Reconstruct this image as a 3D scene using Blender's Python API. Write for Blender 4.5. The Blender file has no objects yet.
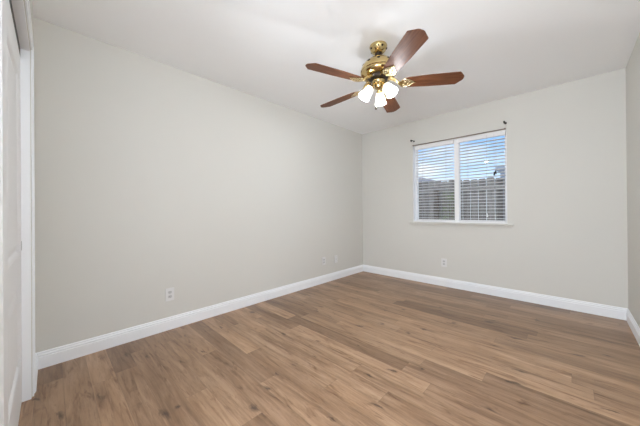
import bpy, bmesh, math, random
from mathutils import Vector, Matrix
random.seed(7)
PI = math.pi
scene = bpy.context.scene
COL = scene.collection

# ---------------------------------------------------------------- camera
FPX = 258.98
cam_data = bpy.data.cameras.new('camera')
cam_data.sensor_fit = 'HORIZONTAL'; cam_data.sensor_width = 36.0
cam_data.lens = FPX / 640 * 36.0
cam_data.shift_y = -3.088 / 640
cam_data.clip_start = 0.02; cam_data.clip_end = 200
cam = bpy.data.objects.new('camera', cam_data); COL.objects.link(cam)
R_ = Vector((0.72000565, 0.69392421, -0.0078135))
U_ = Vector((0.00762273, 0.00335024, 0.99996533))
F_ = Vector((-0.69392633, 0.72004026, 0.0028774))
M_ = Matrix((R_, U_, -F_)).transposed().to_4x4()
M_.translation = Vector((2.66365, -3.85929, 1.08275))
cam.matrix_world = M_
scene.camera = cam

# ---------------------------------------------------------------- exposure and light
scene.view_settings.view_transform = 'Standard'
scene.view_settings.look = 'None'
scene.view_settings.exposure = 0.14
scene.view_settings.gamma = 1.0
scene.view_settings.use_curve_mapping = False
scene.cycles.use_denoising = True
scene.cycles.max_bounces = 14
scene.cycles.diffuse_bounces = 10
scene.cycles.sample_clamp_indirect = 6.0

HALL_FILL_W = 44.0        # added unseen fill light at the passage opening
BULB_W = 10.0         # each of the three bulbs of the fan's light kit
PASSAGE_FILL_W = 110.0   # second added fill light, lower and further back
SKY = 1.65

world = bpy.data.worlds.new('sky'); scene.world = world
world.use_nodes = True
nt = world.node_tree; nt.nodes.clear()
def wn(t, **kw):
    n = nt.nodes.new(t)
    for k, v in kw.items(): setattr(n, k, v)
    return n
tc = wn('ShaderNodeTexCoord'); sep = wn('ShaderNodeSeparateXYZ')
nt.links.new(tc.outputs['Generated'], sep.inputs[0])
ramp = wn('ShaderNodeValToRGB')
ramp.color_ramp.elements[0].position = 0.0; ramp.color_ramp.elements[0].color = (0.72, 0.79, 0.86, 1)
ramp.color_ramp.elements[1].position = 0.75; ramp.color_ramp.elements[1].color = (0.60, 0.65, 0.72, 1)
e = ramp.color_ramp.elements.new(0.10); e.color = (0.46, 0.62, 0.82, 1)
e = ramp.color_ramp.elements.new(0.40); e.color = (0.34, 0.48, 0.70, 1)
e = ramp.color_ramp.elements.new(0.22); e.color = (0.22, 0.42, 0.74, 1)
nt.links.new(sep.outputs['Z'], ramp.inputs[0])
mp = wn('ShaderNodeMapping'); mp.inputs['Scale'].default_value = (2.4, 2.4, 9.0); mp.inputs['Location'].default_value = (0.35, 0.1, 0.2)
nt.links.new(tc.outputs['Generated'], mp.inputs[0])
nz = wn('ShaderNodeTexNoise'); nz.inputs['Scale'].default_value = 1.5; nz.inputs['Detail'].default_value = 6
nt.links.new(mp.outputs[0], nz.inputs['Vector'])
cr = wn('ShaderNodeValToRGB'); cr.color_ramp.elements[0].position = 0.46; cr.color_ramp.elements[1].position = 0.68
nt.links.new(nz.outputs['Fac'], cr.inputs[0])
mx = wn('ShaderNodeMix', data_type='RGBA'); mx.inputs[7].default_value = (0.72, 0.75, 0.79, 1)
nt.links.new(cr.outputs[0], mx.inputs[0]); nt.links.new(ramp.outputs[0], mx.inputs[6])
bg = wn('ShaderNodeBackground'); bg.inputs['Strength'].default_value = SKY
nt.links.new(mx.outputs[2], bg.inputs['Color'])
wo = wn('ShaderNodeOutputWorld'); nt.links.new(bg.outputs[0], wo.inputs[0])

hl = bpy.data.lights.new('hall_fill_light', 'POINT')    # unseen fill added behind the camera to even out walls and ceiling
hl.shadow_soft_size = 0.16; hl.energy = HALL_FILL_W; hl.color = (0.86, 0.915, 1.0)
hlo = bpy.data.objects.new('hall_fill_light', hl); COL.objects.link(hlo)
hlo.location = (2.32, -4.02, 1.90)
dl = bpy.data.lights.new('passage_fill_light', 'POINT')   # second unseen fill, added lower and further back to brighten the room
dl.shadow_soft_size = 0.2; dl.energy = PASSAGE_FILL_W; dl.color = (0.83, 0.905, 1.0)
dlo = bpy.data.objects.new('passage_fill_light', dl); COL.objects.link(dlo)
dlo.location = (2.60, -4.60, 1.30)

# ---------------------------------------------------------------- materials
def mat(name, col, rough=0.6, metal=0.0, coat=0.0, spec=0.5):
    m = bpy.data.materials.new(name); m.use_nodes = True
    b = m.node_tree.nodes['Principled BSDF']
    b.inputs['Base Color'].default_value = (*col, 1); b.inputs['Roughness'].default_value = rough
    b.inputs['Metallic'].default_value = metal; b.inputs['Coat Weight'].default_value = coat
    b.inputs['Specular IOR Level'].default_value = spec
    return m
class NT:
    def __init__(s, m): s.t = m.node_tree; s.b = s.t.nodes['Principled BSDF']
    def n(s, t, **kw):
        n = s.t.nodes.new(t)
        for k, v in kw.items(): setattr(n, k, v)
        return n
    def l(s, a, b): s.t.links.new(a, b)
    def math(s, op, a, b=None, c=None):
        n = s.n('ShaderNodeMath', operation=op)
        for i, v in enumerate((a, b, c)):
            if v is None: continue
            if isinstance(v, (int, float)): n.inputs[i].default_value = v
            else: s.l(v, n.inputs[i])
        return n.outputs[0]
    def mix(s, f, a, b, blend='MIX'):
        n = s.n('ShaderNodeMix', data_type='RGBA', blend_type=blend)
        for i, v in ((0, f), (6, a), (7, b)):
            if isinstance(v, (int, float)): n.inputs[i].default_value = v
            elif isinstance(v, tuple): n.inputs[i].default_value = v if len(v) == 4 else (*v, 1)
            else: s.l(v, n.inputs[i])
        return n.outputs[2]
    def ramp(s, f, stops):
        n = s.n('ShaderNodeValToRGB'); r = n.color_ramp
        r.elements[0].position, r.elements[0].color = stops[0][0], (*stops[0][1], 1)
        r.elements[1].position, r.elements[1].color = stops[-1][0], (*stops[-1][1], 1)
        for p, c in stops[1:-1]:
            e = r.elements.new(p); e.color = (*c, 1)
        s.l(f, n.inputs[0]); return n.outputs[0]
    def bump(s, h, strength, dist):
        n = s.n('ShaderNodeBump'); n.inputs['Strength'].default_value = strength; n.inputs['Distance'].default_value = dist
        s.l(h, n.inputs['Height']); s.l(n.outputs[0], s.b.inputs['Normal'])
def plaster(name, col, scale=160, strength=0.12):
    m = mat(name, col, 0.75, spec=0.25); k = NT(m)
    t = k.n('ShaderNodeTexCoord'); z = k.n('ShaderNodeTexNoise'); z.inputs['Scale'].default_value = scale; z.inputs['Detail'].default_value = 3
    k.l(t.outputs['Object'], z.inputs['Vector']); k.bump(z.outputs['Fac'], strength, 0.002)
    return m
M = {}
M['wall'] = plaster('wall_paint', (0.668, 0.660, 0.625))
M['ceiling'] = plaster('ceiling_paint', (0.925, 0.94, 0.955), 120, 0.2)
M['trim'] = mat('trim_paint', (0.88, 0.90, 0.93), 0.4)
M['door'] = mat('door_paint', (0.83, 0.835, 0.845), 0.45)
M['closet'] = mat('closet_paint', (0.6, 0.59, 0.57), 0.8)
M['track'] = mat('track_metal', (0.03, 0.03, 0.03), 0.5)
M['vinyl'] = mat('window_vinyl', (0.88, 0.88, 0.89), 0.35)
M['slat'] = mat('blind_slat_white', (0.82, 0.82, 0.83), 0.4)
M['cord'] = mat('blind_cord', (0.55, 0.55, 0.56), 0.8)
M['tassel'] = mat('dark_tassel', (0.02, 0.018, 0.016), 0.5)
M['rod'] = mat('rod_brown', (0.17, 0.12, 0.09), 0.45)
M['bracket'] = mat('bracket_black', (0.03, 0.028, 0.026), 0.45)
M['plate'] = mat('outlet_plate', (0.74, 0.74, 0.74), 0.35)
M['socket'] = mat('outlet_socket', (0.55, 0.55, 0.55), 0.4)
M['slot'] = mat('outlet_slot', (0.08, 0.08, 0.08), 0.6)
M['brass'] = mat('polished_brass', (0.60, 0.46, 0.22), 0.15, 1.0)
M['brass_pale'] = mat('brass_filigree', (0.74, 0.62, 0.38), 0.22, 1.0)
M['dark_metal'] = mat('dark_vent_metal', (0.035, 0.025, 0.02), 0.4, 0.6)
M['fob'] = mat('dark_wood_fob', (0.02, 0.013, 0.009), 0.8, spec=0.1)
M['shrub'] = mat('shrub_leaf', (0.22, 0.33, 0.10), 0.6)
M['stem'] = mat('shrub_stem', (0.16, 0.11, 0.07), 0.8)
M['house'] = mat('neighbour_stucco', (0.42, 0.47, 0.56), 0.8)
M['house2'] = mat('neighbour_siding', (0.50, 0.49, 0.56), 0.8)
M['roof'] = mat('neighbour_roof', (0.22, 0.22, 0.25), 0.9)
M['ground'] = mat('yard_ground', (0.66, 0.65, 0.63), 0.9)

# glass
m = bpy.data.materials.new('window_glass'); m.use_nodes = True; t = m.node_tree; t.nodes.clear()
o_ = t.nodes.new('ShaderNodeOutputMaterial'); mi = t.nodes.new('ShaderNodeMixShader'); tr = t.nodes.new('ShaderNodeBsdfTransparent'); gl = t.nodes.new('ShaderNodeBsdfGlossy')
gl.inputs['Roughness'].default_value = 0.02; tr.inputs['Color'].default_value = (0.94, 0.95, 0.95, 1); mi.inputs[0].default_value = 0.02
t.links.new(tr.outputs[0], mi.inputs[1]); t.links.new(gl.outputs[0], mi.inputs[2]); t.links.new(mi.outputs[0], o_.inputs[0]); M['glass'] = m
# frosted lamp glass, lit from inside
m = mat('frosted_glass', (0.92, 0.92, 0.88), 0.35); k = NT(m)
k.b.inputs['Emission Color'].default_value = (1.0, 0.97, 0.90, 1); k.b.inputs['Emission Strength'].default_value = 0.30
tl = k.n('ShaderNodeBsdfTranslucent'); tl.inputs['Color'].default_value = (0.95, 0.95, 0.9, 1)
tp = k.n('ShaderNodeBsdfTransparent')
m1 = k.n('ShaderNodeMixShader'); m1.inputs[0].default_value = 0.35
m2 = k.n('ShaderNodeMixShader'); m2.inputs[0].default_value = 0.42
k.l(k.b.outputs[0], m1.inputs[1]); k.l(tl.outputs[0], m1.inputs[2])
k.l(m1.outputs[0], m2.inputs[1]); k.l(tp.outputs[0], m2.inputs[2])
k.l(m2.outputs[0], k.t.nodes['Material Output'].inputs[0]); M['shade'] = m
m = mat('bulb_glow', (1, 1, 1), 0.4); b = m.node_tree.nodes['Principled BSDF']
b.inputs['Emission Color'].default_value = (1.0, 0.95, 0.86, 1); b.inputs['Emission Strength'].default_value = 2.0; M['bulb'] = m

# oak plank floor: planks run along X
m = mat('oak_planks', (0.4, 0.3, 0.2), 0.42); k = NT(m)
tcn = k.n('ShaderNodeTexCoord'); sx = k.n('ShaderNodeSeparateXYZ'); k.l(tcn.outputs['Object'], sx.inputs[0])
PW, PL = 0.122, 1.22
v = k.math('DIVIDE', k.math('ADD', sx.outputs['Y'], 9.909), PW); row = k.math('FLOOR', v)
wnr = k.n('ShaderNodeTexWhiteNoise', noise_dimensions='1D'); k.l(row, wnr.inputs['W'])
u = k.math('ADD', k.math('DIVIDE', k.math('ADD', sx.outputs['X'], 20.0), PL), wnr.outputs['Value'])
colm = k.math('FLOOR', u)
cb = k.n('ShaderNodeCombineXYZ'); k.l(row, cb.inputs[0]); k.l(colm, cb.inputs[1])
wid = k.n('ShaderNodeTexWhiteNoise', noise_dimensions='3D'); k.l(cb.outputs[0], wid.inputs['Vector'])
pid = wid.outputs['Value']; sid = k.n('ShaderNodeSeparateColor'); k.l(wid.outputs['Color'], sid.inputs[0])
# grain
def stretched(sx_, sy_, scale, detail, rough=0.6, dist=0.0):
    c = k.n('ShaderNodeCombineXYZ')
    k.l(k.math('MULTIPLY', sx.outputs['X'], sx_), c.inputs[0]); k.l(k.math('MULTIPLY', sx.outputs['Y'], sy_), c.inputs[1])
    k.l(k.math('MULTIPLY', pid, 37.0), c.inputs[2])
    z = k.n('ShaderNodeTexNoise'); z.inputs['Scale'].default_value = scale; z.inputs['Detail'].default_value = detail
    z.inputs['Roughness'].default_value = rough; z.inputs['Distortion'].default_value = dist
    k.l(c.outputs[0], z.inputs['Vector']); return z.outputs['Fac']
g_broad = stretched(1.1, 11.0, 1.5, 5, 0.6, 1.1)
g_fine = stretched(3.0, 34.0, 1.7, 6, 0.8, 0.5)
g_blot = stretched(2.6, 15.0, 1.2, 4, 0.6, 1.4)
base = k.ramp(g_broad, [(0.28, (0.190, 0.106, 0.058)), (0.45, (0.285, 0.174, 0.101)), (0.58, (0.336, 0.213, 0.130)), (0.74, (0.405, 0.268, 0.172))])
fine = k.ramp(g_fine, [(0.34, (0.70, 0.66, 0.62)), (0.48, (0.96, 0.95, 0.94)), (0.68, (1.10, 1.10, 1.10))])
c1 = k.mix(0.9, base, fine, 'MULTIPLY')
blot = k.ramp(g_blot, [(0.56, (1, 1, 1)), (0.72, (0.50, 0.40, 0.33))])
c2 = k.mix(0.85, c1, blot, 'MULTIPLY')
# knots with dark hearts and feathered streaks running out along the grain
wob = stretched(6.0, 10.0, 1.6, 3)
kc = k.n('ShaderNodeCombineXYZ')
k.l(k.math('ADD', k.math('MULTIPLY', sx.outputs['X'], 2.0), k.math('MULTIPLY', wob, 0.25)), kc.inputs[0])
k.l(k.math('ADD', k.math('MULTIPLY', sx.outputs['Y'], 5.6), k.math('MULTIPLY', wob, 0.45)), kc.inputs[1])
vor = k.n('ShaderNodeTexVoronoi', voronoi_dimensions='2D'); vor.inputs['Scale'].default_value = 1.0; k.l(kc.outputs[0], vor.inputs['Vector'])
vc = k.n('ShaderNodeSeparateColor'); k.l(vor.outputs['Color'], vc.inputs[0])
has = k.math('GREATER_THAN', vc.outputs[0], 0.30)
size = k.math('ADD', 0.5, vc.outputs[1])
kd = k.math('DIVIDE', k.math('ADD', vor.outputs['Distance'], k.math('MULTIPLY', k.math('SUBTRACT', g_fine, 0.5), 0.10)), size)
def fall(d, a, b_): return k.math('SUBTRACT', 1.0, k.math('MINIMUM', k.math('MAXIMUM', k.math('DIVIDE', k.math('SUBTRACT', d, a), b_ - a), 0.0), 1.0))
heart = k.math('MULTIPLY', fall(kd, 0.01, 0.075), has)
halo = k.math('MULTIPLY', k.math('MULTIPLY', fall(kd, 0.05, 0.36), has), k.math('MINIMUM', k.math('MAXIMUM', k.math('MULTIPLY', k.math('SUBTRACT', 0.62, g_broad), 4.0), 0.0), 1.0))
c3 = k.mix(k.math('MULTIPLY', halo, 0.45), c2, (0.150, 0.085, 0.050))
c3 = k.mix(k.math('MULTIPLY', heart, 0.85), c3, (0.060, 0.033, 0.020))
# plank to plank tone
tone = k.ramp(pid, [(0.0, (0.66, 0.63, 0.61)), (0.22, (0.84, 0.82, 0.81)), (0.6, (1.0, 1.0, 1.0)), (1.0, (1.28, 1.27, 1.26))])
c4 = k.mix(1.0, c3, tone, 'MULTIPLY')
# joints
fv = k.math('FRACT', v); fu = k.math('FRACT', u)
ev = k.math('LESS_THAN', k.math('MINIMUM', fv, k.math('SUBTRACT', 1.0, fv)), 0.010)
eu = k.math('LESS_THAN', k.math('MINIMUM', fu, k.math('SUBTRACT', 1.0, fu)), 0.0014)
joint = k.math('MAXIMUM', ev, eu)
c5 = k.mix(k.math('MULTIPLY', joint, 0.28), c4, (0.09, 0.06, 0.04))
k.l(c5, k.b.inputs['Base Color'])
k.l(k.math('ADD', 0.27, k.math('MULTIPLY', g_fine, 0.16)), k.b.inputs['Roughness'])
k.bump(k.math('SUBTRACT', k.math('MULTIPLY', g_fine, 0.3), joint), 0.15, 0.0015)
M['floor'] = m

# fan blade: dark cherry veneer
m = mat('cherry_veneer', (0.2, 0.08, 0.04), 0.45, coat=0.0, spec=0.16); k = NT(m)
tcn = k.n('ShaderNodeTexCoord'); mpn = k.n('ShaderNodeMapping'); mpn.inputs['Scale'].default_value = (3, 45, 3)
k.l(tcn.outputs['Object'], mpn.inputs[0]); z = k.n('ShaderNodeTexNoise'); z.inputs['Scale'].default_value = 2.0; z.inputs['Detail'].default_value = 5
k.l(mpn.outputs[0], z.inputs['Vector'])
k.l(k.ramp(z.outputs['Fac'], [(0.3, (0.092, 0.032, 0.015)), (0.7, (0.190, 0.074, 0.033))]), k.b.inputs['Base Color'])
k.b.inputs['Coat Roughness'].default_value = 0.28
M['blade'] = m

# weathered fence boards, each with its own tone
m = mat('weathered_board', (0.3, 0.28, 0.26), 0.85); k = NT(m)
tcn = k.n('ShaderNodeTexCoord'); oi = k.n('ShaderNodeObjectInfo'); mpn = k.n('ShaderNodeMapping'); mpn.inputs['Scale'].default_value = (40, 40, 3)
k.l(tcn.outputs['Object'], mpn.inputs[0]); z = k.n('ShaderNodeTexNoise'); z.inputs['Scale'].default_value = 1.5; z.inputs['Detail'].default_value = 4
k.l(mpn.outputs[0], z.inputs['Vector'])
a = k.ramp(z.outputs['Fac'], [(0.3, (0.19, 0.175, 0.165)), (0.7, (0.36, 0.345, 0.335))])
k.l(k.mix(1.0, a, k.ramp(oi.outputs['Random'], [(0.0, (0.6, 0.56, 0.52)), (1.0, (1.25, 1.2, 1.15))]), 'MULTIPLY'), k.b.inputs['Base Color'])
M['board'] = m
M['post'] = mat('fence_post', (0.16, 0.13, 0.11), 0.85)

# ---------------------------------------------------------------- mesh helpers
def box(bm, x0, x1, y0, y1, z0, z1, bevel=0.0, rot=None, at=None):
    r = bmesh.ops.create_cube(bm, size=1.0); vs = r['verts']
    bmesh.ops.scale(bm, vec=(x1 - x0, y1 - y0, z1 - z0), verts=vs)
    if bevel:
        es = list({e for v in vs for e in v.link_edges})
        rb = bmesh.ops.bevel(bm, geom=es, offset=bevel, segments=2, affect='EDGES', profile=0.6)
        vs = list({v for f in rb['faces'] for v in f.verts} | {v for v in vs if v.is_valid})
    mt = Matrix.Translation(((x0 + x1) / 2, (y0 + y1) / 2, (z0 + z1) / 2))
    if rot is not None: mt = mt @ rot
    if at is not None: mt = at @ mt
    bmesh.ops.transform(bm, matrix=mt, verts=vs)
    return vs
def lathe(bm, prof, seg=48, mt=None, closed=False):
    rings = []
    for r, z in prof:
        if r < 1e-6: rings.append([bm.verts.new((0, 0, z))])
        else: rings.append([bm.verts.new((r * math.cos(2 * PI * i / seg), r * math.sin(2 * PI * i / seg), z)) for i in range(seg)])
    pairs = list(zip(rings[:-1], rings[1:]))
    if closed: pairs.append((rings[-1], rings[0]))
    for A, B in pairs:
        if len(A) == 1 and len(B) == 1: continue
        for i in range(seg):
            j = (i + 1) % seg
            if len(A) == 1: bm.faces.new((A[0], B[j], B[i]))
            elif len(B) == 1: bm.faces.new((A[i], A[j], B[0]))
            else: bm.faces.new((A[i], A[j], B[j], B[i]))
    vs = [v for R in rings for v in R]
    if mt is not None: bmesh.ops.transform(bm, matrix=mt, verts=vs)
    return vs
def tube(bm, pts, r, seg=10, mt=None, cap=True):
    pts = [Vector(p) for p in pts]; n = len(pts)
    rs = r if isinstance(r, (list, tuple)) else [r] * n
    rings = []; up = Vector((0, 0, 1))
    for i, p in enumerate(pts):
        d = (pts[min(i + 1, n - 1)] - pts[max(i - 1, 0)]).normalized()
        a = d.cross(up)
        if a.length < 1e-3: a = d.cross(Vector((1, 0, 0)))
        a.normalize(); b = d.cross(a).normalized()
        rings.append([bm.verts.new(p + rs[i] * (math.cos(2 * PI * q / seg) * a + math.sin(2 * PI * q / seg) * b)) for q in range(seg)])
    for A, B in zip(rings[:-1], rings[1:]):
        for q in range(seg): bm.faces.new((A[q], A[(q + 1) % seg], B[(q + 1) % seg], B[q]))
    if cap: bm.faces.new(rings[0]); bm.faces.new(rings[-1][::-1])
    vs = [v for R in rings for v in R]
    if mt is not None: bmesh.ops.transform(bm, matrix=mt, verts=vs)
    return vs
def plate(bm, outline, z0, z1, mt=None, bevel=0.0):
    """solid plate from an xy outline"""
    lo = [bm.verts.new((x, y, z0)) for x, y in outline]; hi = [bm.verts.new((x, y, z1)) for x, y in outline]
    n = len(outline); bm.faces.new(lo[::-1]); top = bm.faces.new(hi)
    for i in range(n): bm.faces.new((lo[i], lo[(i + 1) % n], hi[(i + 1) % n], hi[i]))
    vs = lo + hi
    if bevel:
        es = [e for e in {e for v in vs for e in v.link_edges} if abs(e.verts[0].co.z - e.verts[1].co.z) < 1e-6]
        r = bmesh.ops.bevel(bm, geom=es, offset=bevel, segments=2, affect='EDGES')
        vs = list({v for f in r['faces'] for v in f.verts} | {v for v in vs if v.is_valid})
    if mt is not None: bmesh.ops.transform(bm, matrix=mt, verts=vs)
def sweep(bm, prof, path, closed=False):
    """profile (d, z) swept along a 2D path; d is measured to the left of travel, mitred at corners"""
    n = len(path); rows = []
    P = [Vector(p) for p in path]
    for i in range(n):
        dirs = []
        if i > 0: dirs.append((P[i] - P[i - 1]).normalized())
        if i < n - 1: dirs.append((P[i + 1] - P[i]).normalized())
        ns = [Vector((-d.y, d.x)) for d in dirs]
        q = ns[0] if len(ns) == 1 else (ns[0] + ns[1]) / (1 + ns[0].dot(ns[1]))
        rows.append([bm.verts.new((P[i].x + q.x * d, P[i].y + q.y * d, z)) for d, z in prof])
    m_ = len(prof)
    for A, B in zip(rows[:-1], rows[1:]):
        for j in range(m_): bm.faces.new((A[j], A[(j + 1) % m_], B[(j + 1) % m_], B[j]))
    bm.faces.new(rows[0]); bm.faces.new(rows[-1][::-1])
def obj(name, bm, m, parent=None, smooth=False, loc=None):
    bmesh.ops.recalc_face_normals(bm, faces=bm.faces)
    me = bpy.data.meshes.new(name); bm.to_mesh(me); bm.free()
    if smooth:
        for f in me.polygons: f.use_smooth = True
        try: me.set_sharp_from_angle(angle=math.radians(38))
        except Exception: pass
    me.materials.append(m)
    o = bpy.data.objects.new(name, me); COL.objects.link(o)
    if parent: o.parent = parent
    if loc: o.location = loc
    return o
def struct(name, bm, m, parent=None, smooth=False):
    o = obj(name, bm, m, parent, smooth)
    if parent is None: o['kind'] = 'structure'
    return o
def thing(name, label, cat, loc=(0, 0, 0), rotz=0.0, group=None):
    o = bpy.data.objects.new(name, None); COL.objects.link(o); o.empty_display_size = 0.1
    o.location = loc; o.rotation_euler = (0, 0, rotz); o['label'] = label; o['category'] = cat
    if group: o['group'] = group
    return o
def label_structure(o, label, cat): o['label'] = label; o['category'] = cat; return o
B = bmesh.new

# ---------------------------------------------------------------- room shell
W, H, NY = 3.064, 2.44, -3.940            # width, ceiling height, near wall face
WX0, WX1, WZ0, WZ1 = 0.935, 2.115, 0.905, 2.056   # window opening
T = 0.15
b = B(); box(b, -0.2, W + 0.6, -6.2, 0.2, -0.12, 0.0); label_structure(struct('floor', b, M['floor']), 'brown oak plank floor with knots running across the room', 'floor')
b = B(); box(b, -0.2, W + 0.6, -6.2, 0.2, H, H + 0.12); label_structure(struct('ceiling', b, M['ceiling']), 'plain white ceiling above the fan', 'ceiling')
b = B(); box(b, -T, 0, -4.75, T, 0, H); label_structure(struct('wall_left', b, M['wall']), 'long bare cream wall on the left', 'wall')
b = B(); box(b, W, W + T, -4.10, T, 0, H); label_structure(struct('wall_right', b, M['wall']), 'cream wall at the right edge of the photo', 'wall')
b = B()
box(b, 0, WX0, 0, T, 0, H); box(b, WX1, W, 0, T, 0, H); box(b, WX0, WX1, 0, T, 0, WZ0); box(b, WX0, WX1, 0, T, WZ1, H)
label_structure(struct('wall_back', b, M['wall']), 'cream wall that holds the window', 'wall')
CX0, CX1, CZ = 0.385, 1.92, 2.040       # closet opening
DX0 = 1.99                                # the room opens to the entry passage here (the camera stands in it)
NT_ = NY - 0.11
b = B()
box(b, 0, CX0, NT_, NY, 0, H); box(b, CX1, DX0, NT_, NY, 0, H)
box(b, CX0, CX1, NT_, NY, CZ, H)
label_structure(struct('wall_near', b, M['wall']), 'wall with the closet opening at the left edge', 'wall')
# closet interior and hallway behind the near wall
b = B(); box(b, 0, 2.0, -4.85, -4.75, 0, H); box(b, 1.93, 2.0, -4.75, NT_, 0, H); struct('wall_closet', b, M['closet'])
b = B(); box(b, 2.0, W + 0.5, -6.1, -6.0, 0, H); box(b, 1.9, 2.0, -6.1, -4.85, 0, H); box(b, W + 0.4, W + 0.5, -6.0, -4.10, 0, H)
box(b, W + T, W + 0.5, -4.10, -4.0, 0, H); struct('wall_hall', b, M['wall'])

# baseboards: ogee profile, one per wall
BB = [(0, 0), (0.014, 0), (0.014, 0.080), (0.0105, 0.082), (0.0105, 0.086), (0.0125, 0.090), (0.0110, 0.097), (0.0065, 0.100), (0.0065, 0.104), (0.0075, 0.107), (0.005, 0.113), (0, 0.115)]
def baseboard(name, a, c, label):
    b = B(); sweep(b, BB, [a, c]); label_structure(struct(name, b, M['trim']), label, 'baseboard')
baseboard('baseboard_left', (0, 0), (0, NY), 'white moulded baseboard along the long left wall')
baseboard('baseboard_back', (W, 0), (0, 0), 'white moulded baseboard along the wall below the window')
baseboard('baseboard_right', (W, NY), (W, 0), 'white moulded baseboard along the right wall')
baseboard('baseboard_near', (0.0, NY), (0.328, NY), 'short white baseboard between left wall and closet casing')

# closet casing and jamb
def casing_box(b):
    y0, y1 = NY, NY + 0.007
    box(b, CX0 - 0.058, CX0 - 0.004, y0, y1, 0, CZ + 0.06, 0.003)
    box(b, CX0 - 0.058, CX0 - 0.040, y1 - 0.001, y1 + 0.004, 0, CZ + 0.06, 0.0018)
    box(b, CX1 + 0.004, CX1 + 0.058, y0, y1, 0, CZ + 0.06, 0.003)
    box(b, CX0 - 0.004, CX1 + 0.004, y0, y1, CZ + 0.004, CZ + 0.06, 0.003)
    box(b, CX0 - 0.04, CX1 + 0.04, y1 - 0.001, y1 + 0.004, CZ + 0.042, CZ + 0.06, 0.0018)
b = B(); casing_box(b); tr1 = label_structure(struct('trim_1', b, M['trim']), 'white casing around the closet opening', 'trim')
b = B(); box(b, CX0 - 0.001, CX0 + 0.016, NT_, NY - 0.003, 0, CZ); box(b, CX1 - 0.016, CX1 + 0.001, NT_, NY - 0.003, 0, CZ); box(b, CX0, CX1, NT_, NY - 0.003, CZ - 0.014, CZ + 0.001)
label_structure(struct('trim_2', b, M['trim']), 'white jamb lining the closet opening', 'trim')
b = B(); box(b, CX0 + 0.017, CX1 - 0.017, -4.050, -3.9797, 1.974, CZ - 0.013); label_structure(struct('trim_3', b, M['track']), 'dark sliding door track under the closet head', 'trim')

# closet sliding doors: two moulded panels each
def closet_door(name, x0, x1, yf, label, pull_left):
    t = bpy.data.objects.new(name, None); COL.objects.link(t); t.location = ((x0 + x1) / 2, yf, 0); t['kind'] = 'structure'; label_structure(t, label, 'door')
    w = x1 - x0; hw = w / 2; th = 0.03; z0, z1 = 0.012, 1.972; st = 0.135
    b = B()
    rails = [(z0, 0.25), (0.70, 0.86), (1.835, z1)]
    box(b, -hw, -hw + st, -th, 0, z0, z1, 0.002); box(b, hw - st, hw, -th, 0, z0, z1, 0.002)
    for a, c in rails: box(b, -hw + st - 0.002, hw - st + 0.002, -th, 0, a, c)
    obj('door_frame', b, M['door'], t)
    for a, c in ((0.25, 0.70), (0.86, 1.835)):
        b = B(); X0, X1 = -hw + st, hw - st
        rings = []
        for ins, y in ((0.0, 0.0), (0.012, -0.004), (0.022, -0.012), (0.034, -0.012), (0.060, -0.004), (0.064, -0.003)):
            rings.append([b.verts.new(p) for p in ((X0 + ins, y, a + ins), (X1 - ins, y, a + ins), (X1 - ins, y, c - ins), (X0 + ins, y, c - ins))])
        for P, Q in zip(rings[:-1], rings[1:]):
            for i in range(4): b.faces.new((P[i], P[(i + 1) % 4], Q[(i + 1) % 4], Q[i]))
        b.faces.new(rings[-1]); 
        back = [b.verts.new(p) for p in ((X0, -th + 0.004, a), (X1, -th + 0.004, a), (X1, -th + 0.004, c), (X0, -th + 0.004, c))]
        b.faces.new(back[::-1])
        for i in range(4): b.faces.new((rings[0][i], back[i], back[(i + 1) % 4], rings[0][(i + 1) % 4]))
        obj('door_panel', b, M['door'], t)
    b = B(); s = -1 if pull_left else 1
    box(b, s * (hw - 0.012) - 0.012, s * (hw - 0.012) + 0.012, -0.002, 0.0025, 0.870, 0.922, 0.002)
    obj('finger_pull', b, M['socket'], t)
closet_door('door_1', CX0 + 0.018, 1.205, -3.979, 'white moulded sliding closet door at left photo edge', True)
closet_door('door_2', 1.165, CX1 - 0.018, -4.015, 'rear sliding closet door behind the first', False)

# ---------------------------------------------------------------- window
b = B()
FY0, FY1 = 0.085, 0.135
def frame_rect(b, x0, x1, z0, z1, w, y0, y1):
    box(b, x0, x0 + w, y0, y1, z0, z1, 0.002); box(b, x1 - w, x1, y0, y1, z0, z1, 0.002)
    box(b, x0 + w - 0.001, x1 - w + 0.001, y0, y1, z0, z0 + w, 0.002); box(b, x0 + w - 0.001, x1 - w + 0.001, y0, y1, z1 - w, z1, 0.002)
frame_rect(b, WX0, WX1, WZ0, WZ1, 0.020, FY0, FY1); box(b, 1.508, 1.552, FY0, FY1, WZ0 + 0.019, WZ1 - 0.019, 0.002)
win = struct('window_1', b, M['vinyl']); label_structure(win, 'white framed double window with blinds in its recess', 'window')
MX0, MX1 = 1.512, 1.572
b = B(); box(b, MX0, MX1, 0.034, 0.062, WZ0 + 0.012, WZ1 - 0.002, 0.003); obj('mullion', b, M['vinyl'], win)
for x0, x1 in ((WX0 + 0.020, 1.508), (1.552, WX1 - 0.020)):
    b = B(); frame_rect(b, x0, x1, WZ0 + 0.020, WZ1 - 0.020, 0.014, 0.098, 0.126); sash = obj('sash', b, M['vinyl'], win)
    b = B(); box(b, x0 + 0.012, x1 - 0.012, 0.110, 0.114, WZ0 + 0.032, WZ1 - 0.032); obj('pane', b, M['glass'], sash)
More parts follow.
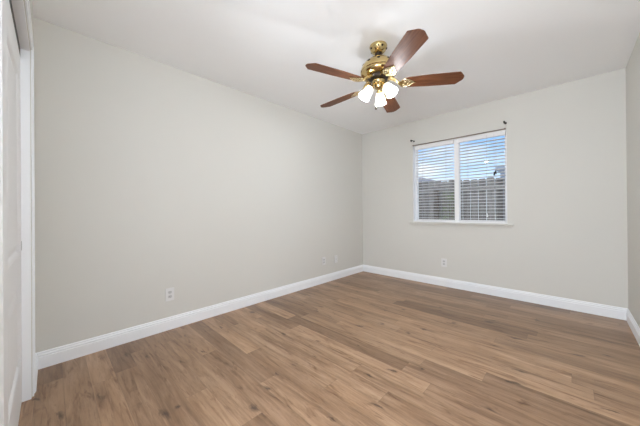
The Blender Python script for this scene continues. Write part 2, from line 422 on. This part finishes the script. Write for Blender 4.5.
# white lining of the recess and the painted ledge
b = B(); box(b, WX0 - 0.001, WX0 + 0.004, 0.0, 0.09, WZ0, WZ1); box(b, WX1 - 0.004, WX1 + 0.001, -0.001, 0.09, WZ0, WZ1); box(b, WX0, WX1, 0.0, 0.09, WZ1 - 0.004, WZ1 + 0.001)
box(b, WX0, WX1, -0.004, 0.09, WZ0 - 0.001, WZ0 + 0.014, 0.002)
obj('recess_lining', b, M['vinyl'], win)
b = B(); box(b, WX0 - 0.052, WX1 + 0.062, -0.036, 0.002, WZ0 - 0.020, WZ0 - 0.001, 0.004); box(b, WX0 - 0.035, WX1 + 0.045, -0.010, 0.002, WZ0 - 0.052, WZ0 - 0.019, 0.003)
obj('window_sill', b, M['wall'], win)

# blinds
def blind(x0, x1, label, cords):
    t = thing('window_blind', label, 'blind', ((x0 + x1) / 2, 0.044, WZ0 + 0.014), 0, 'white slat blinds in the window')
    hw = (x1 - x0) / 2; top = WZ1 - 0.004 - (WZ0 + 0.014)
    b = B(); box(b, -hw - 0.004, hw + 0.004, -0.026, 0.026, top - 0.05, top, 0.002); obj('headrail', b, M['slat'], t)
    b = B(); box(b, -hw - 0.006, hw + 0.006, -0.036, -0.027, top - 0.056, top, 0.002); obj('valance', b, M['slat'], t)
    b = B(); pitch = 0.0415; z = 0.045; n = 0
    rot = Matrix.Rotation(math.radians(-5.5), 4, 'X')
    while z < top - 0.055:
        box(b, -hw, hw, -0.025, 0.025, z - 0.0017, z + 0.0017, 0.0, rot); z += pitch; n += 1
    obj('slats', b, M['slat'], t)
    b = B(); box(b, -hw, hw, -0.026, 0.026, 0.002, 0.020, 0.003); obj('bottom_rail', b, M['slat'], t)
    for fx in (-0.62, 0.62):
        b = B()
        for y in (-0.0262, 0.0262): tube(b, [(fx * hw, y, 0.012), (fx * hw, y, top - 0.05)], 0.0011, 6)
        obj('ladder_cord', b, M['cord'], t)
    cx = (x0 + x1) / 2
    for xc, zb, tas in cords:
        b = B(); x = xc - cx; z0 = zb - (WZ0 + 0.014)
        tube(b, [(x, -0.038, z0), (x, -0.038, top - 0.02)], 0.0014, 6); c = obj('pull_cord', b, M['cord'], t)
        b = B()
        lathe(b, [(0, z0 + 0.012), (0.004, z0 + 0.010), (0.007, z0 - 0.004), (0.0095, z0 - 0.03), (0.008, z0 - 0.036), (0, z0 - 0.037)], 14, Matrix.Translation((x, -0.038, 0)))
        if tas:
            lathe(b, [(0, z0 + 0.030), (0.004, z0 + 0.026), (0.008, z0 + 0.012), (0.010, z0 - 0.012), (0.0085, z0 - 0.018), (0, z0 - 0.019)], 14, Matrix.Translation((x + 0.016, -0.040, 0)))
            obj('tassel', b, M['tassel'], c, True)
        else: obj('tassel', b, M['slat'], c, True)
blind(0.972, 1.505, 'white slat blind over the left half of the window', [])
blind(1.579, 2.098, 'white slat blind over the right half with dark tassel', [(1.905, 1.02, False), (1.985, 1.545, True)])

# curtain rod and its empty brackets
t = thing('curtain_rod', 'thin brown rod along the top edge of the window', 'curtain rod', (1.525, 0, 2.064))
b = B(); tube(b, [(-0.585, -0.012, 0), (0.585, -0.012, 0)], 0.0062, 12); obj('rod', b, M['rod'], t, True)
for s in (-1, 1):
    b = B(); box(b, s * 0.578 - 0.006, s * 0.578 + 0.006, -0.020, 0.0, -0.008, 0.010, 0.002); obj('end_socket', b, M['rod'], t)
def bracket(x, z, label):
    t = thing('curtain_bracket', label, 'bracket', (x, 0, z), 0, 'curtain brackets above the window')
    b = B(); lathe(b, [(0, 0.0), (0.013, 0.0), (0.013, 0.003), (0.010, 0.006), (0, 0.006)], 20, Matrix.Rotation(PI / 2, 4, 'X')); obj('wall_plate', b, M['bracket'], t, True)
    b = B(); tube(b, [(0, -0.004, 0), (0, -0.05, 0.003), (0, -0.10, 0.0)], 0.0055, 10); obj('arm', b, M['bracket'], t, True)
    b = B(); tube(b, [(0, -0.098 - 0.016 * math.cos(a), -0.004 - 0.018 * math.sin(a)) for a in [PI * (-0.05 + 1.1 * i / 10) for i in range(11)]], 0.0065, 10); obj('hook', b, M['bracket'], t, True)
bracket(0.955, 2.133, 'small black curtain bracket above window\'s left corner')
bracket(2.108, 2.135, 'small black curtain bracket above window\'s right corner')

# ---------------------------------------------------------------- outlets
def rounded(w, h, r, n=4):
    pts = []
    for cx, cy, a0 in ((w / 2 - r, h / 2 - r, 0), (-w / 2 + r, h / 2 - r, 90), (-w / 2 + r, -h / 2 + r, 180), (w / 2 - r, -h / 2 + r, 270)):
        for i in range(n + 1):
            a = math.radians(a0 + 90 * i / n); pts.append((cx + r * math.cos(a), cy + r * math.sin(a)))
    return pts
def outlet(name, loc, rotz, label, kind):
    """local: x along the wall, -y into the room"""
    t = thing(name, label, 'wall outlet', loc, rotz, 'wall plates')
    up = Matrix.Rotation(PI / 2, 4, 'X')           # plate z -> -y
    b = B(); plate(b, rounded(0.072, 0.116, 0.006), 0.0, 0.007, up, 0.0015); obj('cover_plate', b, M['plate'], t)
    if kind == 'duplex':
        for s in (1, -1):
            b = B(); plate(b, [(0.0165 * math.cos(a) * (1 if abs(math.sin(a)) < .9 else 1), max(-0.0125, min(0.0125, 0.0165 * math.sin(a)))) for a in [2 * PI * i / 28 for i in range(28)]], 0.005, 0.0085, Matrix.Translation((0, 0, s * 0.0195)) @ up); r = obj('receptacle', b, M['socket'], t)
            b = B()
            for x, h in ((-0.0062, 0.0075), (0.0062, 0.006)): box(b, x - 0.0012, x + 0.0012, -0.0090, -0.0080, s * 0.0195 + 0.003 - h / 2, s * 0.0195 + 0.003 + h / 2)
            box(b, -0.002, 0.002, -0.0090, -0.0080, s * 0.0195 - 0.009, s * 0.0195 - 0.0055)
            obj('slot', b, M['slot'], r)
        b = B(); lathe(b, [(0, 0.0085), (0.0028, 0.008), (0.003, 0.006)], 12, up); obj('screw', b, M['socket'], t, True)
    else:
        b = B(); lathe(b, [(0.007, 0.006), (0.007, 0.009), (0.0045, 0.0105), (0.0045, 0.014), (0, 0.014)], 16, up); obj('cable_jack', b, M['socket'], t, True)
        for s in (1, -1):
            b = B(); lathe(b, [(0, 0.0085), (0.0028, 0.008), (0.003, 0.006)], 12, Matrix.Translation((0, 0, s * 0.042)) @ up); obj('screw', b, M['socket'], t, True)
outlet('wall_outlet', (0, -3.103, 0.322), PI / 2, 'white outlet on left wall, nearest to the closet', 'duplex')
outlet('wall_outlet', (0, -1.025, 0.328), PI / 2, 'white outlet on left wall, nearer the far corner', 'duplex')
outlet('cable_outlet', (0, -0.745, 0.318), PI / 2, 'white cable plate on left wall beside the far corner', 'jack')
outlet('wall_outlet', (1.378, 0, 0.333), 0, 'white outlet on the wall below the window', 'duplex')

# ---------------------------------------------------------------- ceiling fan
FX, FYY = 1.535, -1.978
fan = thing('ceiling_fan', 'brass ceiling fan with five dark cherry blades and three lamps', 'ceiling fan', (FX, FYY, H))
def fz(z): return z - H
b = B(); lathe(b, [(0, 0), (0.070, 0.0), (0.072, fz(2.432)), (0.069, fz(2.420)), (0.060, fz(2.400)), (0.046, fz(2.384)), (0.034, fz(2.377)), (0, fz(2.377))], 48); can = obj('canopy', b, M['brass'], fan, True)
for a in (240, 300, 330, 30, 120, 180):
    b = B(); lathe(b, [(0, 0.004), (0.007, 0.003), (0.0085, -0.002)], 14, Matrix.Rotation(math.radians(a), 4, 'Z') @ Matrix.Translation((0.0665, 0, fz(2.410))) @ Matrix.Rotation(math.radians(115), 4, 'Y')); obj('vent_hole', b, M['dark_metal'], can, True)
b = B(); lathe(b, [(0.0, fz(2.379)), (0.027, fz(2.379)), (0.029, fz(2.372)), (0.026, fz(2.362)), (0, fz(2.360))], 32); obj('hanger_ball', b, M['dark_metal'], fan, True)
b = B(); tube(b, [(0, 0, fz(2.365)), (0, 0, fz(2.32))], 0.0165, 24); obj('downrod', b, M['brass'], fan, True)
b = B(); lathe(b, [(0.0180, fz(2.342)), (0.0336, fz(2.340)), (0.0504, fz(2.333)), (0.0840, fz(2.318)), (0.1176, fz(2.293)), (0.1389, fz(2.262)), (0.1467, fz(2.238)), (0.1467, fz(2.228)), (0.1411, fz(2.223)), (0.1411, fz(2.214)), (0.1456, fz(2.209)), (0.1422, fz(2.198)), (0.1254, fz(2.186)), (0.1030, fz(2.182)), (0, fz(2.182))], 64); mot = obj('motor_housing', b, M['brass'], fan, True)
for i in range(10):
    a = 2 * PI * i / 10 + math.radians(14)
    b = B(); lathe(b, [(0, 0.0035), (0.010, 0.003), (0.013, 0.0), (0.013, -0.004)], 18, Matrix.Rotation(a, 4, 'Z') @ Matrix.Translation((0.1305, 0, fz(2.276))) @ Matrix.Rotation(math.radians(60), 4, 'Y') @ Matrix.Scale(0.72, 4, (1, 0, 0))); obj('vent', b, M['dark_metal'], mot, True)
b = B(); lathe(b, [(0.0, fz(2.184)), (0.088, fz(2.184)), (0.090, fz(2.176)), (0.082, fz(2.166)), (0.060, fz(2.160)), (0, fz(2.160))], 40); obj('flywheel', b, M['dark_metal'], fan, True)
# light kit: switch housing, fitter, arms and shades
b = B(); lathe(b, [(0, fz(2.166)), (0.046, fz(2.166)), (0.052, fz(2.158)), (0.053, fz(2.140)), (0.049, fz(2.128)), (0.036, fz(2.118)), (0.033, fz(2.112)), (0.036, fz(2.106)), (0.032, fz(2.092)), (0.018, fz(2.082)), (0.008, fz(2.077)), (0.010, fz(2.070)), (0.006, fz(2.062)), (0, fz(2.060))], 40); obj('switch_housing', b, M['brass'], fan, True)
blades_deg = [35 + 72 * i for i in range(5)]
def blade_outline():
    R0, R1 = 0.185, 0.662
    w0, w1 = 0.056, 0.070
    pts = []
    for i in range(9):
        a = PI / 2 + PI * i / 8; pts.append((R0 + 0.05 + 0.05 * math.cos(a), w0 * math.sin(a)))
    lo = [(0.40, -0.066), (0.608, -w1), (0.614, -w1 + 0.002), (0.650, -0.024), (0.653, -0.018), (0.654, -0.010), (0.655, 0.0)]
    pts += lo + [(x, -y) for x, y in lo[-2::-1]]
    return pts
def leaf_ring(b, c, r, tr_, mt):
    tube(b, [(c[0] + r * math.cos(2 * PI * i / 16), c[1] + r * math.sin(2 * PI * i / 16), c[2]) for i in range(17)], tr_, 6, mt, False)
for i, dg in enumerate(blades_deg):
    ax = Matrix.Rotation(math.radians(dg), 4, 'Z')
    pitch = Matrix.Translation((0, 0, fz(2.122))) @ Matrix.Rotation(math.radians(-12), 4, 'X')
    b = B(); plate(b, blade_outline(), -0.003, 0.003, None, 0.0012)
    o = obj('blade', b, M['blade'], fan); o.matrix_local = ax @ pitch
    b = B()
    # arm from the flywheel out to the blade, then a scrolled plate under the blade root
    tube(b, [(0.075, 0.012, fz(2.172)), (0.10, 0.014, fz(2.168)), (0.130, 0.010, fz(2.150)), (0.160, 0.0, fz(2.124)), (0.200, 0.0, fz(2.115))], [0.010, 0.010, 0.008, 0.008, 0.007], 10, ax)
    tube(b, [(0.075, -0.012, fz(2.172)), (0.10, -0.014, fz(2.168)), (0.130, -0.010, fz(2.150)), (0.160, 0.0, fz(2.124))], [0.010, 0.010, 0.008, 0.007], 10, ax)
    q = ax @ pitch @ Matrix.Translation((0, 0, -0.006))
    plate(b, [(0.155, 0.010), (0.155, -0.010), (0.185, -0.030), (0.196, -0.014), (0.285, -0.006), (0.296, 0), (0.285, 0.006), (0.196, 0.014), (0.185, 0.030)], -0.002, 0.003, q)
    iron = obj('blade_iron', b, M['brass'], fan, True)
    b = B()
    leaf_ring(b, (0.205, 0.027, -0.001), 0.014, 0.0042, q); leaf_ring(b, (0.205, -0.027, -0.001), 0.014, 0.0042, q)
    leaf_ring(b, (0.236, 0.022, -0.001), 0.012, 0.0038, q); leaf_ring(b, (0.236, -0.022, -0.001), 0.012, 0.0038, q)
    for s in (1, -1):
        tube(b, [(0.170, s * 0.012, -0.001), (0.182, s * 0.034, -0.001), (0.205, s * 0.046, -0.001), (0.232, s * 0.040, -0.001), (0.256, s * 0.020, -0.001), (0.282, 0, -0.001)], 0.004, 6, q)
    obj('scroll', b, M['brass_pale'], iron, True)
# shades
for az in (-6, 114, 234):
    a = math.radians(az); d = Vector((math.cos(a), math.sin(a), 0))
    neck = d * 0.064 + Vector((0, 0, fz(2.096))); mouth = d * 0.128 + Vector((0, 0, fz(2.010)))
    axis = (mouth - neck); L = axis.length; axis.normalize()
    q = Vector((0, 0, 1)).rotation_difference(axis).to_matrix().to_4x4(); q.translation = neck
    b = B(); tube(b, [d * 0.030 + Vector((0, 0, fz(2.122))), d * 0.046 + Vector((0, 0, fz(2.122))), neck - axis * 0.006], 0.008, 12)
    lathe(b, [(0, -0.012), (0.018, -0.012), (0.025, -0.004), (0.027, 0.010), (0.024, 0.012), (0, 0.012)], 24, q); arm = obj('lamp_arm', b, M['brass'], fan, True)
    b = B()
    out = [(0.023, 0.0), (0.027, 0.008), (0.034, 0.022), (0.040, 0.042), (0.042, 0.062), (0.044, 0.082), (0.050, 0.098), (0.053, 0.106)]
    prof = out + [(r - 0.003, z - 0.0005) for r, z in out[::-1]]
    lathe(b, [(r * 0.94, z * 1.04) for r, z in prof], 40, q, closed=True); sh = obj('lamp_shade', b, M['shade'], fan, True)
    b = B(); lathe(b, [(0, 0.012), (0.012, 0.014), (0.013, 0.028), (0.021, 0.044), (0.025, 0.060), (0.021, 0.074), (0.010, 0.082), (0, 0.084)], 24, q); obj('bulb', b, M['bulb'], sh, True)
    ld = bpy.data.lights.new('fan_bulb_light', 'POINT'); ld.energy = BULB_W; ld.shadow_soft_size = 0.018; ld.color = (0.90, 0.95, 1.0)
    lo = bpy.data.objects.new('fan_bulb_light', ld); COL.objects.link(lo); lo.parent = fan
    lo.location = neck + axis * (L - 0.004)
for (x, y, zb) in ((-0.011, -0.026, 1.938),):
    b = B(); tube(b, [(x, y, fz(2.088)), (x, y, fz(zb))], 0.0012, 6); pc = obj('pull_chain', b, M['brass'], fan)
    b = B(); lathe(b, [(0, fz(zb) + 0.004), (0.004, fz(zb)), (0.0075, fz(zb) - 0.014), (0.0075, fz(zb) - 0.026), (0, fz(zb) - 0.031)], 14, Matrix.Translation((x, y, 0))); obj('pull_fob', b, M['fob'], pc, True)

# ---------------------------------------------------------------- yard seen through the window
b = B(); box(b, -14, 16, 0.25, 20, -0.4, -0.15); struct('ground', b, M['ground'])['label'] = 'yard ground outside the window'
fen = thing('wood_fence', 'weathered grey wooden board fence outside the window', 'fence', (0, 3.0, -0.15))
x = -3.0; i = 0
while x < 3.2:
    g = 0.012 if i % 2 == 0 else 0.007
    b = B(); top = 1.955 + random.uniform(-0.02, 0.015) - 0.035 * (x - 0.8) * 0.5
    w = 0.1625 - g
    plate(b, [(-w / 2 + 0.0, 0), (w / 2, 0), (w / 2, top - 0.025), (w / 2 - 0.025, top), (-w / 2 + 0.025, top), (-w / 2, top - 0.025)], -0.009, 0.009, Matrix.Rotation(PI / 2, 4, 'X'))
    obj('board', b, M['board'], fen, loc=(x, 0, 0)); x += 0.1625; i += 1
for z in (0.30, 1.685):
    b = B(); box(b, -3.1, 3.3, -0.05, -0.0095, z, z + 0.085, 0.003); obj('rail', b, M['board'], fen)
for x in (-2.1, 0.24, 2.6):
    b = B(); box(b, x - 0.05, x + 0.05, -0.15, -0.051, 0, 1.72, 0.004); obj('post', b, M['post'], fen)
def house(loc, w, d, h, wallm, label, rise):
    t = thing('neighbour_house', label, 'house', loc)
    b = B(); box(b, 0, w, 0, d, 0, h); obj('wall', b, wallm, t)
    b = B(); P = [(-0.12, h), (w + 0.12, h), (w + 0.12, h + 0.17), (w / 2, h + rise), (-0.12, h + 0.17)]
    A = [b.verts.new((x, -0.3, z)) for x, z in P]; C = [b.verts.new((x, d + 0.3, z)) for x, z in P]
    b.faces.new(A); b.faces.new(C[::-1])
    for i in range(5): b.faces.new((A[i], A[(i + 1) % 5], C[(i + 1) % 5], C[i]))
    obj('roof', b, M['roof'] if rise > 0.6 else wallm, t)
house((0.62, 9.0, -0.15), 4.5, 5.0, 2.82, M['house'], 'blue grey house beyond the fence, near the window\'s right edge', 0.2)
house((-6.9, 9.0, -0.15), 4.25, 5.0, 2.65, M['house2'], 'pale lilac grey house beyond the fence, at the window\'s left edge', 0.2)
# shrub against the fence
t = thing('shrub', 'leafy green shrub growing against the wooden fence', 'shrub', (0.60, 2.72, -0.15))
b = B()
for i in range(5):
    a = 2 * PI * i / 5; tube(b, [(0, 0, 0), (0.05 * math.cos(a), 0.05 * math.sin(a), 0.7), (0.10 * math.cos(a), 0.10 * math.sin(a), 1.5)], [0.012, 0.009, 0.004], 6)
obj('stem', b, M['stem'], t)
b = B(); rnd = random.Random(3)
for i in range(420):
    th = rnd.uniform(0, 2 * PI); zz = rnd.uniform(0.55, 1.68); rr = 0.19 * math.sqrt(rnd.random()) * (1 - 0.5 * max(0, (zz - 1.1) / 0.6))
    mt = Matrix.Translation((rr * math.cos(th), rr * math.sin(th), zz)) @ Matrix.Rotation(rnd.uniform(0, 6.28), 4, 'Z') @ Matrix.Rotation(rnd.uniform(-1, 1), 4, 'X')
    vs = [b.verts.new(mt @ Vector(p)) for p in ((0, 0, 0), (0.018, 0.012, 0.004), (0.05, 0, 0), (0.018, -0.012, 0.004))]; b.faces.new(vs)
obj('foliage', b, M['shrub'], t)
